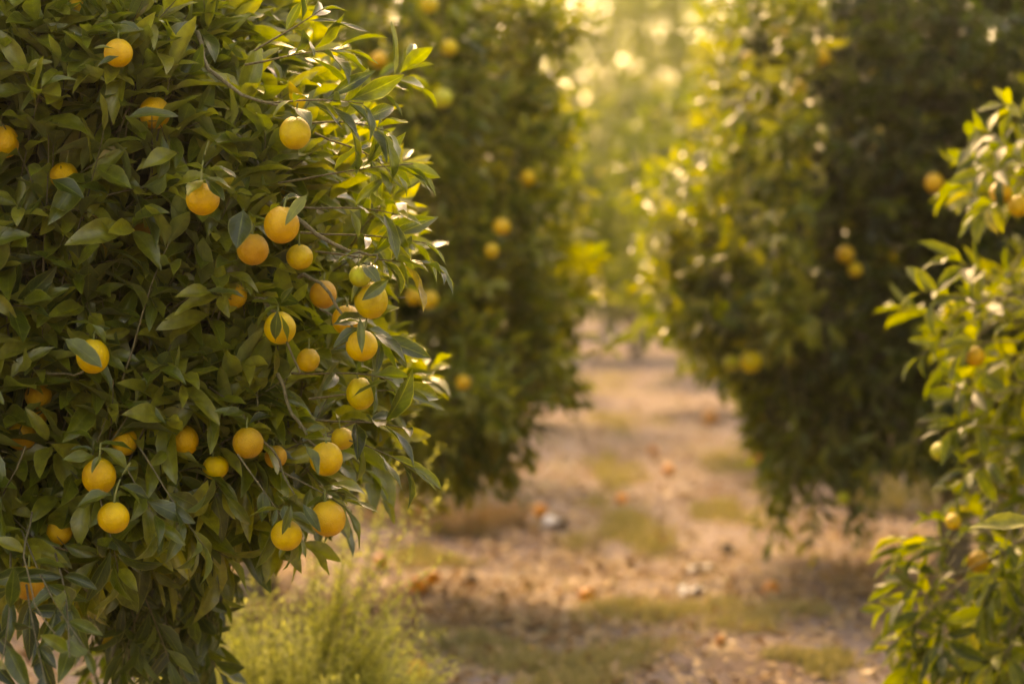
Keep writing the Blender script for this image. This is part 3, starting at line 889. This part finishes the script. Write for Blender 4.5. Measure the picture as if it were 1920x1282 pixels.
sprays(f4, [((1500, 860, 11.9), (1470, 980, 11.9)), ((1540, 880, 11.8), (1530, 1010, 11.8)), ((1480, 900, 12), (1465, 1000, 12)), ((1560, 860, 11.8), (1600, 960, 11.8)), ((1520, 800, 11.9), (1500, 940, 11.9)),
            ((1460, 760, 12.1), (1400, 760, 12.1)), ((1440, 800, 12.1), (1405, 790, 12.1)), ((1340, 600, 12.4), (1290, 650, 12.4)), ((1380, 620, 12.3), (1350, 700, 12.3)), ((1330, 450, 12.4), (1240, 440, 12.4)),
            ((1350, 520, 12.4), (1250, 540, 12.4)), ((1420, 620, 12.2), (1400, 680, 12.2)), ((1580, 920, 11.8), (1580, 1000, 11.8)), ((1620, 870, 11.7), (1625, 990, 11.7)), ((1690, 820, 11.6), (1710, 900, 11.6))],
       keep=k4, res='mid', rg=g4, bend=-.35, leaf_l=.11, k=10)
hang = []
for i in range(34):
    a = g4.uniform(1440, 1640); d = g4.uniform(11.5, 12.4); t_ = g4.uniform(720, 860)
    hang.append(((a, t_, d), (a + g4.uniform(-60, 25), t_ + g4.uniform(90, 160), d)))
for i in range(22):
    a = g4.uniform(1300, 1420); d = g4.uniform(12.2, 12.8); t_ = g4.uniform(380, 600)
    hang.append(((a, t_, d), (a - g4.uniform(40, 100), t_ + g4.uniform(-40, 80), d)))
for i in range(16):
    a = g4.uniform(1640, 1880); d = g4.uniform(11.4, 11.9); t_ = g4.uniform(760, 840)
    hang.append(((a, t_, d), (a + g4.uniform(-50, 50), t_ + g4.uniform(60, 120), d)))
sprays(f4, hang, keep=k4, res='mid', rg=g4, bend=-.4, leaf_l=.12, k=9, var_mu=.6)
rim = []  # rim sprays in the palest leaf colour, imitating a backlit glow
for i in range(120):
    t_ = g4.uniform(-30, 560); a = g4.uniform(1375, 1430) - 105 * (t_ > 320); d = g4.uniform(12.1, 13.2)
    rim.append(((a, t_, d), (a - g4.uniform(15, 90), t_ + g4.uniform(-80, 40), d - .05)))
for i in range(150):
    t_ = g4.uniform(-30, 640); a = g4.uniform(1390 - 60 * (t_ > 300), 1560); d = 12.0 - (a - 1330) / 230 * .75 + g4.uniform(-.1, .2)
    rim.append(((a, t_, d), (a - g4.uniform(10, 70), t_ + g4.uniform(-80, 40), d - .15)))
sprays(f4, rim, keep=k4, res='mid', rg=g4, bend=-.2, leaf_l=.13, k=8, var_mu=.85)
wood(root, sh4, (cx4, cy4), .8, .09, 7, g4)
finish_crown(root, f4, [M_leaf_far, M_twig])


# ------------------------------------------------------------------ trees farther down both rows: two built, the rest copies
def copy_tree(src, x, y, rot, sc, label, group=None):
    c = src.copy()
    COL.objects.link(c)
    c.location = (x, y, 0)
    c.rotation_euler = (0, 0, rot)
    c.scale = (sc, sc, sc * 1.0)
    c['label'] = label
    if group: c['group'] = group
    elif 'group' in c: del c['group']
    for ch in list(src.children):
        d = ch.copy()
        COL.objects.link(d)
        d.parent = c
    return c


def far_tree(seed, x, y, label, dense=1.0):
    g = np.random.default_rng(seed)
    sh = Shape(x, y, {'all': [(.55, .6), (.8, .95), (1.1, 1.2), (1.5, 1.42), (2.3, 1.45), (2.9, 1.15), (3.4, .6), (3.7, .1)]}, p=2.2, lumps=.14, freq=5)
    root = tree_root(x, y, label)
    f = Foliage()
    crown_foliage(sh, int(1500 * dense), f, [(1, 0, 360)], .125, k=8, res='lo', rg=g, tw=False, aspect=.46, var_mu=.38)
    wood(root, sh, (x, y), .8, .085, 5, g)
    finish_crown(root, f, [M_leaf_hazy, M_twig])
    return root


fa = far_tree(61, -.95, 17.5, 'third orange tree of the sharp tree row, lit edge over the alley')
fb = far_tree(62, 2.5, 19.2, 'hazy orange tree just beyond the big dark one')
copy_tree(fb, -.55, 22.8, 1.1, 1.0, 'fourth hazy orange tree of the sharp tree row')
copy_tree(fa, 2.5, 25.0, 2.0, 1.05, 'second hazy orange tree beyond the big dark one')
copy_tree(fa, -.9, 28.5, 3.7, 1.02, 'fifth hazy orange tree of the sharp tree row')
copy_tree(fb, 2.8, 31.5, 4.4, 1.05, 'third hazy orange tree beyond the big dark one')
for i, (x, y, r, s) in enumerate([(1.9, 37, .3, 1.15), (-1.3, 40, 1.9, 1.2), (3.9, 42, 3.0, 1.2), (.4, 46, 4.0, 1.25), (2.9, 48, 5.0, 1.25)]):
    copy_tree((fa, fb)[i % 2], x, y, r, s, 'pale hazy orange tree closing off the far end of the alley', 'orange trees closing off the alley')
for i, (x, y, r, s) in enumerate([(4.1, 18.8, .4, 1.5), (6.6, 15.5, 2.2, 1.25), (6.4, 22.5, 1.7, 1.1), (6.2, 28, 2.9, 1.15), (7.4, 34, 4.1, 1.2)]):
    copy_tree((fb, fa)[i % 2], x, y, r, s, 'dim orange tree of the next row showing behind the big dark tree', 'orange trees of the next row')

for i, (x, y, r, s) in enumerate([(3.1, 3.6, .4, 1.15), (3.2, -1.4, 1.9, 1.15), (5.4, 11.6, 5.0, 1.2), (-3.9, 3.0, 2.9, 1.1)]):  # out-of-view trees, added to block sky light at the sides
    copy_tree((fb, fa)[i % 2], x, y, r, s, 'unseen orange tree beside the photographer, added to shade the grove', 'unseen shading trees beside the photographer')

# tall pale trees far beyond the grove
g5 = np.random.default_rng(71)


def tall_tree(x, y, h, r, label, seed):
    g = np.random.default_rng(seed)
    sh = Shape(x, y, {'all': [(1.2, .3 * r), (h * .35, .8 * r), (h * .6, r), (h * .82, .85 * r), (h * .95, .45 * r), (h, .1)]}, p=2.1, lumps=.2, freq=2.6)
    root = tree_root(x, y, label, name='tall_tree')
    f = Foliage()
    crown_foliage(sh, 2000, f, [(1, 0, 360)], .22, k=8, res='lo', rg=g, tw=False, aspect=.42, shoot=(.3, .6))
    wood(root, sh, (x, y), h * .3, .16, 5, g)
    finish_crown(root, f, [M_tall, M_twig])


tall_tree(2.1, 52, 9.0, 1.9, 'tall pale dome shaped tree rising at the end of the alley', 72)
tall_tree(5.4, 54, 10.5, 2.6, 'tall pale tree rising behind the dark orange tree', 73)
tall_tree(-1.5, 56, 9.5, 2.4, 'tall pale tree rising beyond the second orange tree of the row', 74)
tall_tree(3.6, 64, 9.5, 2.2, 'palest tall tree, farthest beyond the alley end', 75)


# ------------------------------------------------------------------ fruit objects
def rind_mesh(seed):
    g = np.random.default_rng(seed)
    nv_, nu_ = 22, 32
    th = np.linspace(0.02, np.pi - 0.02, nv_); ph = np.linspace(0, 2 * np.pi, nu_, endpoint=False)
    T, Pp = np.meshgrid(th, ph, indexing='ij')
    r = 1 + .012 * np.sin(2 * Pp + g.uniform(0, 6)) * np.sin(T) + .010 * np.sin(3 * Pp + 2 * T + g.uniform(0, 6)) - .09 * np.exp(-(T / .16) ** 2) - .05 * np.exp(-((np.pi - T) / .10) ** 2) + .02 * np.exp(-((T - .3) / .2) ** 2)
    X = r * np.sin(T) * np.cos(Pp); Y = r * np.sin(T) * np.sin(Pp); Z = r * np.cos(T) * g.uniform(.95, 1.02)
    V = np.stack([X, Y, Z], -1).reshape(-1, 3) * .0375
    i = np.arange(nv_ * nu_).reshape(nv_, nu_); j = np.roll(i, -1, 1)
    q = np.stack([i[:-1], i[1:], j[1:], j[:-1]], -1).reshape(-1, 4)
    return quad_mesh('rind', V, q, [M_rind])


RINDS = [rind_mesh(s) for s in (1, 2, 3, 4)]


def calyx_mesh():
    n = 20
    a = np.linspace(0, 2 * np.pi, n, endpoint=False)
    rr = .0062 * (1 + .35 * np.cos(5 * a))
    rings = []
    for f, z in ((.15, .0355), (.5, .0362), (1.0, .0358), (1.0, .0346), (.4, .0335)):
        rings.append(np.stack([rr * f * np.cos(a), rr * f * np.sin(a), np.full(n, z)], -1))
    V = np.concatenate(rings)
    i = np.arange(5 * n).reshape(5, n); j = np.roll(i, -1, 1)
    q = np.stack([i[:-1], i[1:], j[1:], j[:-1]], -1).reshape(-1, 4)
    return quad_mesh('calyx', V, q, [M_stem])


def stem_mesh(length, seed):
    g = np.random.default_rng(seed)
    u = np.linspace(0, 1, 8)
    path = np.stack([g.normal(0, .01) * u ** 2 * length / .06, (0.012 + g.normal(0, .004)) * u ** 2 * length / .06, .034 + length * u], -1)[None]
    V, Q = tubes(path, (.0024 + .0012 * (1 - u) ** 6 - .0002 * u)[None], 7)
    return quad_mesh('stalk', V, Q, [M_stem])


CALYX = calyx_mesh()
STEMS = [stem_mesh(.028, 1), stem_mesh(.036, 2), stem_mesh(.10, 3)]
gfz = np.random.default_rng(90)


def fruit(px, py, d, D, colr, label, group, parts=True, stem=None, loc=None, tilt=.35):
    o = link('orange_fruit', RINDS[gfz.integers(4)])
    o.location = W(px, py, D) if loc is None else loc
    s = (d * D / K) / .075
    o.scale = (s * gfz.uniform(.95, 1.03), s * gfz.uniform(.95, 1.03), s * gfz.uniform(.93, 1.07))
    o.rotation_euler = (gfz.normal(0, tilt), gfz.normal(0, tilt), gfz.uniform(0, 6.28)) if loc is not None else (gfz.normal(0, .14), gfz.normal(0, .14), gfz.uniform(-.8, .8))
    j = gfz.uniform(.92, 1.06)
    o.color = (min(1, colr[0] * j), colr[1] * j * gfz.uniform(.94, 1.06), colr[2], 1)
    tag(o, label, 'orange', group)
    if parts:
        link('calyx', CALYX, o)
        if stem is not False: link('stalk', STEMS[gfz.integers(2) if stem is None else stem], o)
    return o


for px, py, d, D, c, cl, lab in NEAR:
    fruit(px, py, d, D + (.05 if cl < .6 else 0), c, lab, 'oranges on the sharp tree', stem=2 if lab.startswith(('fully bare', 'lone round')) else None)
for px, py, d, D, c, cl, lab in MIDL:
    fruit(px, py, d, D, c, lab, 'blurred oranges on the second tree')
for px, py, d, D, c, cl, lab in MIDR:
    fruit(px, py, d, D, c, lab, 'blurred oranges on the big dark tree')
for px, py, d, D, c, cl, lab in NEARR:
    fruit(px, py, d, D, c, lab, 'oranges on the glowing tree')


def ground_at(px, py):
    """point of the ground sheet seen at that photo pixel"""
    D = CAM_H * K / (py - HOR)
    for _ in range(4):
        x = (px - 960) * D / K
        D = (CAM_H - float(ground_z(x, D))) * K / (py - HOR)
    x = (px - 960) * D / K
    return x, D, float(ground_z(x, D))


FALLEN = [
 (783, 1113, 32, OR, 'fallen orange on bare soil beside the pale weed, lower of a pair'),
 (812, 1096, 26, OR, 'smaller fallen orange just behind another beside the pale weed'),
 (1100, 1130, 28, OR, 'fallen orange resting in the thin grass in the middle of the path'),
 (1013, 972, 26, OR, 'fallen orange next to a white scrap on the path'),
 (1446, 1117, 27, DK, 'fallen orange on sand near the low dark branch'),
 (1254, 890, 19, OR, 'small fallen orange far along the bare middle of the path'),
 (1425, 866, 24, OR, 'fallen orange under the low branch of the dark tree'),
 (1331, 797, 24, DK, 'far fallen reddish orange near the dark tree'),
 (783, 1276, 36, YO, 'fallen yellow orange cut off at the lowest edge of the path'),
 (1224, 853, 17, DK, 'tiny brown shrivelled orange far along the path'),
 (996, 1229, 18, YO, 'tiny fallen fruit in the grass near the lowest edge of the path'),
 (1352, 1212, 20, DK, 'little brown fallen fruit beyond the long grass strip'),
 (1166, 946, 20, OR, 'small fallen orange beside the broad grass patch'),
 (714, 1066, 26, DK, 'fallen reddish orange behind the tip of the pale weed'),
]
for px, py, d, c, lab in FALLEN:
    x, D, z = ground_at(px, py)
    r = d * D / K / 2
    c = {OR: (.86, .30, .012), YO: (.84, .40, .012), DK: (.60, .20, .012)}[c]
    fruit(px, py, d * 1.12, D, c, lab, 'fallen oranges on the path', stem=False, loc=(x, D, z + r * 1.05), tilt=1.2)


# white scraps and dark clods on the path
def scrap(px, py, wpx, lab, seed):
    g = np.random.default_rng(seed)
    x, D, z = ground_at(px, py)
    s = wpx * 1.15 * D / K
    n = 9
    u = np.linspace(-1, 1, n)
    X, Y = np.meshgrid(u, u)
    Zs = .35 * np.sin(X * 2.3 + g.uniform(0, 6)) * np.cos(Y * 2 + g.uniform(0, 6)) + .12 * g.normal(size=X.shape)
    edge = 1 + .12 * g.normal(size=X.shape)
    top = np.stack([X * s / 2 * edge, Y * s * .4 * edge, (Zs + .6) * s * .45], -1).reshape(-1, 3)
    V = np.concatenate([top, top - [0, 0, .0015]])
    i = np.arange(n * n).reshape(n, n)
    q = np.stack([i[:-1, :-1], i[:-1, 1:], i[1:, 1:], i[1:, :-1]], -1).reshape(-1, 4)
    Q = np.concatenate([q, q[:, ::-1] + n * n])
    o = link('paper_scrap', quad_mesh('paper_scrap', V, Q, [M_scrap]), loc=(x, D, z))
    tag(o, lab, 'scrap', 'white scraps on the path')


scrap(1042, 988, 40, 'crumpled white scrap beside a fallen orange', 1)
scrap(1310, 1072, 34, 'small white scrap alone on the sand', 2)
scrap(1296, 1116, 36, 'flat white scrap just below the lone small one', 3)


def clod(px, py, wpx, lab, seed):
    g = np.random.default_rng(seed)
    x, D, z = ground_at(px, py)
    s = wpx * D / K / 2
    nv_, nu_ = 12, 16
    T, Pp = np.meshgrid(np.linspace(.05, np.pi - .05, nv_), np.linspace(0, 2 * np.pi, nu_, endpoint=False), indexing='ij')
    r = s * (1 + .16 * np.sin(3 * Pp + g.uniform(0, 6)) * np.sin(T) + .12 * np.sin(4 * T + 2 * Pp))
    V = np.stack([r * np.sin(T) * np.cos(Pp), r * np.sin(T) * np.sin(Pp), r * .75 * np.cos(T)], -1).reshape(-1, 3)
    i = np.arange(nv_ * nu_).reshape(nv_, nu_); j = np.roll(i, -1, 1)
    o = link('soil_clod', quad_mesh('soil_clod', V, np.stack([i[:-1], i[1:], j[1:], j[:-1]], -1).reshape(-1, 4), [M_clod]), loc=(x, D, z + s * .5))
    tag(o, lab, 'clod', 'dark clods on the path')


clod(884, 1094, 28, 'dark round clod on the soil beyond the pale weed', 1)
clod(1362, 1036, 26, 'dark round clod near the low branch of the dark tree', 2)


# ------------------------------------------------------------------ weeds, grass, litter
def weed(name, x, y, n, rad, hgt, leaf, k, mat, label, cat, seed, lean=(0, 0), aspect=.14, spread=(55, 35), extra=None, var_mu=.5):
    g = np.random.default_rng(seed)
    root = empty(name, (x, y, float(ground_z(x, y))))
    tag(root, label, cat)
    f = Foliage()
    if extra is not None: extra = [(e[0] + g.normal(0, .05, 3) * [1, 1, 0], e[1] + g.normal(0, .045, 3)) for e in extra for _ in range(7)]
    a = g.uniform(0, 6.28, n); q = np.sqrt(g.random(n)) * rad
    b = np.stack([x + q * np.cos(a) * .45, y + q * np.sin(a) * .4, np.zeros(n)], -1)
    b[:, 2] = ground_z(b[:, 0], b[:, 1])
    d = np.stack([np.cos(a) * q / rad * 1.0 + lean[0], np.sin(a) * q / rad * .7 + lean[1], np.full(n, 1.0)], -1) + g.normal(0, .18, (n, 3))
    h = hgt * g.uniform(.5, 1.05, n) * (1.05 - .35 * q / rad)
    grow(f, b, d, h, k, leaf, aspect, res='lo', rg=g, back=.02, twig_r=.0018, bend=-.15, fold=(.05, .3), curl=(.1, .8), spread=spread, petiole=0, t0=.1, var_mu=var_mu)
    if extra is not None:
        bb = np.array([e[0] for e in extra]); ee = np.array([e[1] for e in extra])
        grow(f, bb, ee - bb, np.linalg.norm(ee - bb, axis=1), k * 2, leaf, aspect, res='lo', rg=g, back=.02, bend=.0, fold=(.05, .3), curl=(.1, .8), spread=spread, petiole=0, t0=.25, var_mu=var_mu)
    f.V = [v - np.array(root.location) for v in f.V]
    link('foliage', f.mesh('foliage', [mat, M_stem]), root)
    return root


wx, wy, wz = ground_at(545, 1395)
pl = [(np.array([wx + .08, wy, wz]), np.array(W(745, 915, wy))), (np.array([wx + .06, wy, wz]), np.array(W(700, 950, wy))), (np.array([wx + .05, wy + .05, wz]), np.array(W(640, 960, wy))),
      (np.array([wx - .05, wy + .05, wz]), np.array(W(440, 990, wy))), (np.array([wx + .1, wy, wz]), np.array(W(790, 1150, wy)))]
weed('weed_bush', wx, wy, 520, .56, .60, .038, 40, M_weed, 'pale green feathery weed growing beside the path under the sharp tree', 'weed', 101, extra=pl, spread=(60, 40), aspect=.19, var_mu=.65)
x, y, z = ground_at(440, 1420)
weed('weed_bush', x, y, 90, .36, .32, .045, 24, M_weed, 'lower pale green weed clump in front of the feathery weed', 'weed', 102)
for px, py, n, rad, h, lab, sd in [(860, 1000, 130, .42, .30, 'rusty dry weed clump at the foot of the second tree', 103), (950, 985, 70, .3, .2, 'shorter rusty weed clump beside the path', 104),
                                   (740, 985, 80, .36, .26, 'rusty weed clump behind the tip of the pale weed', 108)]:
    x, y, z = ground_at(px, py)
    weed('dry_weed', x, y, n, rad, h, .05, 12, M_dry, lab, 'weed', sd, spread=(40, 25))
for px, py, n, lab, sd in [(1680, 960, 130, 'dull green grass clump under the big dark tree', 105), (1800, 925, 90, 'dull grass clump behind the glowing leaves', 106)]:
    x, y, z = ground_at(px, py)
    weed('grass_clump', x, y, n, .5, .26, .10, 7, M_grass, lab, 'grass', sd, aspect=.07, spread=(30, 20))


def patch(px, py, wpx, hpx, n, label, seed, h=.06):
    n = int(n * .8)

    g = np.random.default_rng(seed)
    x0, y0, z0 = ground_at(px, py)
    _, ya, _ = ground_at(px, py - hpx / 2); _, yb, _ = ground_at(px, py + hpx / 2)
    rx, ry = wpx / 2 * y0 / K, abs(ya - yb) / 2
    q = g.normal(0, .45, (n, 2))
    cl_ = g.normal(0, .5, (14, 2))
    q = cl_[g.integers(0, 14, n)] + q * .35
    x = x0 + q[:, 0] * rx; y = y0 + q[:, 1] * ry
    P = np.stack([x, y, ground_z(x, y) - .004], -1)
    D = np.stack([g.normal(0, .55, n), g.normal(0, .55, n), np.ones(n)], -1)
    L = h * g.uniform(.5, 1.4, n)
    arr = leaf_arrays(P, D, g.normal(size=(n, 3)), L, np.full(n, .0055) * g.uniform(.7, 1.5, n), g.uniform(0, .4, n), g.uniform(.2, 1.4, n), np.clip(g.normal(.45, .25, n), 0, 1), V_LO, U_LO, 0, rg=g)
    o3 = np.array([x0, y0, z0])
    f = Foliage(); f.add(*arr, 0); f.V = [v - o3 for v in f.V]
    o = link('grass_patch', f.mesh('grass_patch', [M_grass]), loc=tuple(o3))
    tag(o, label, 'grass', 'thin grass patches on the path')


PATCHES = [(1140, 890, 130, 50, 2600, 'rounded thin grass patch in the middle of the path, far along', 1), (1180, 1005, 220, 110, 6000, 'broad grass patch filling the middle of the path', 2),
           (1360, 965, 150, 40, 2200, 'low grass strip towards the big dark tree', 3), (1250, 1165, 420, 70, 6500, 'long grass strip across the path near the lone scraps', 4),
           (1060, 1265, 260, 60, 4200, 'grass patch at the lowest edge of the path', 5), (760, 1050, 220, 40, 2600, 'sparse grass behind the pale weed', 6), (1370, 880, 130, 60, 2000, 'grass patch beside the far fallen orange', 7),
           (1150, 720, 160, 40, 1800, 'faint far grass where the alley narrows', 8), (1180, 790, 160, 40, 1800, 'faint grass across the path beyond the rounded patch', 9), (1520, 1240, 150, 40, 2000, 'grass patch near the low dark branch', 10),
           (880, 1215, 240, 60, 3000, 'sparse grass among dead leaves beside the pale weed', 11)]
for p in PATCHES: patch(*p)

# dead leaves strewn over the whole path: nobody could count them
gl = np.random.default_rng(120)
n = 16000
x = np.concatenate([gl.normal(0.35, 1.1, n // 2), gl.uniform(-4, 5, n // 2)]); y = np.concatenate([7.5 + gl.gamma(2.0, 3.6, n // 2), gl.uniform(7, 40, n // 2)])
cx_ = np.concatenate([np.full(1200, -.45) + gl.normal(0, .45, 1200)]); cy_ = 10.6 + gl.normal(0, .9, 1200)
cx_ = np.concatenate([cx_, gl.uniform(-3.6, -1.0, 5000), gl.uniform(1.6, 4.2, 4000)]); cy_ = np.concatenate([cy_, gl.uniform(7.6, 13, 5000), gl.uniform(8, 15, 4000)])  # thick litter under the near trees, put there to darken ground as shade
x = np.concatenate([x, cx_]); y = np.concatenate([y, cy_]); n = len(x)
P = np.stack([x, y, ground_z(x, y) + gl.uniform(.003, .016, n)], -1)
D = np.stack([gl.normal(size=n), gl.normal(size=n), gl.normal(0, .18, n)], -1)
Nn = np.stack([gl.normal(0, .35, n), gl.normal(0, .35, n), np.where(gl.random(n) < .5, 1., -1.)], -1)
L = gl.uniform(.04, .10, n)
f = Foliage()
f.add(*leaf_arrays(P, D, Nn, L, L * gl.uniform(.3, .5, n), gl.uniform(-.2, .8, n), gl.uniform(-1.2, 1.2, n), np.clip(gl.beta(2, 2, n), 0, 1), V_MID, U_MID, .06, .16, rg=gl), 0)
tag(link('leaf_litter', f.mesh('leaf_litter', [M_litter])), 'dead brown leaves strewn over the sandy path, thickened under trees as shade', 'leaf litter', kind='stuff')

# short grass blades thinly spread between the rows
n = 16000
x = gl.uniform(-3.5, 5, n); y = 7 + gl.gamma(1.8, 7, n)
m = (np.sin(x * 1.7 + 1) + np.sin(y * .9 + x) + np.sin(y * .37 * 2 - x * .8)) > .4
x, y = x[m], y[m]; n = len(x)
P = np.stack([x, y, ground_z(x, y) - .004], -1)
D = np.stack([gl.normal(0, .6, n), gl.normal(0, .6, n), np.ones(n)], -1)
f = Foliage()
f.add(*leaf_arrays(P, D, gl.normal(size=(n, 3)), gl.uniform(.02, .08, n), gl.uniform(.004, .008, n), gl.uniform(0, .4, n), gl.uniform(.2, 1.4, n), gl.beta(2, 2, n), V_LO, U_LO, 0, rg=gl), 0)
tag(link('grass', f.mesh('grass', [M_grass])), 'thin short grass growing between the tree rows', 'grass', kind='stuff')

# ------------------------------------------------------------------ the hazy air
hx0, hx1, hy0, hy1, hz0, hz1 = -60, 60, -9, 95, -1.2, 9.6
V = np.array([[a, b, c] for a in (hx0, hx1) for b in (hy0, hy1) for c in (hz0, hz1)], float)
Q = np.array([[0, 1, 3, 2], [4, 6, 7, 5], [0, 4, 5, 1], [2, 3, 7, 6], [0, 2, 6, 4], [1, 5, 7, 3]])
m, t, out = new_mat('haze_air')
pv = N(t, 'ShaderNodeVolumePrincipled')
pv.inputs['Color'].default_value = (1.0, 0.94, 0.82, 1)
pv.inputs['Density'].default_value = 0.0006
pv.inputs['Anisotropy'].default_value = 0.8
t.links.new(pv.outputs[0], out.inputs['Volume'])
tag(link('haze', quad_mesh('haze', V, Q, [m], smooth=False)), 'warm hazy air filling the grove', 'haze', kind='stuff')
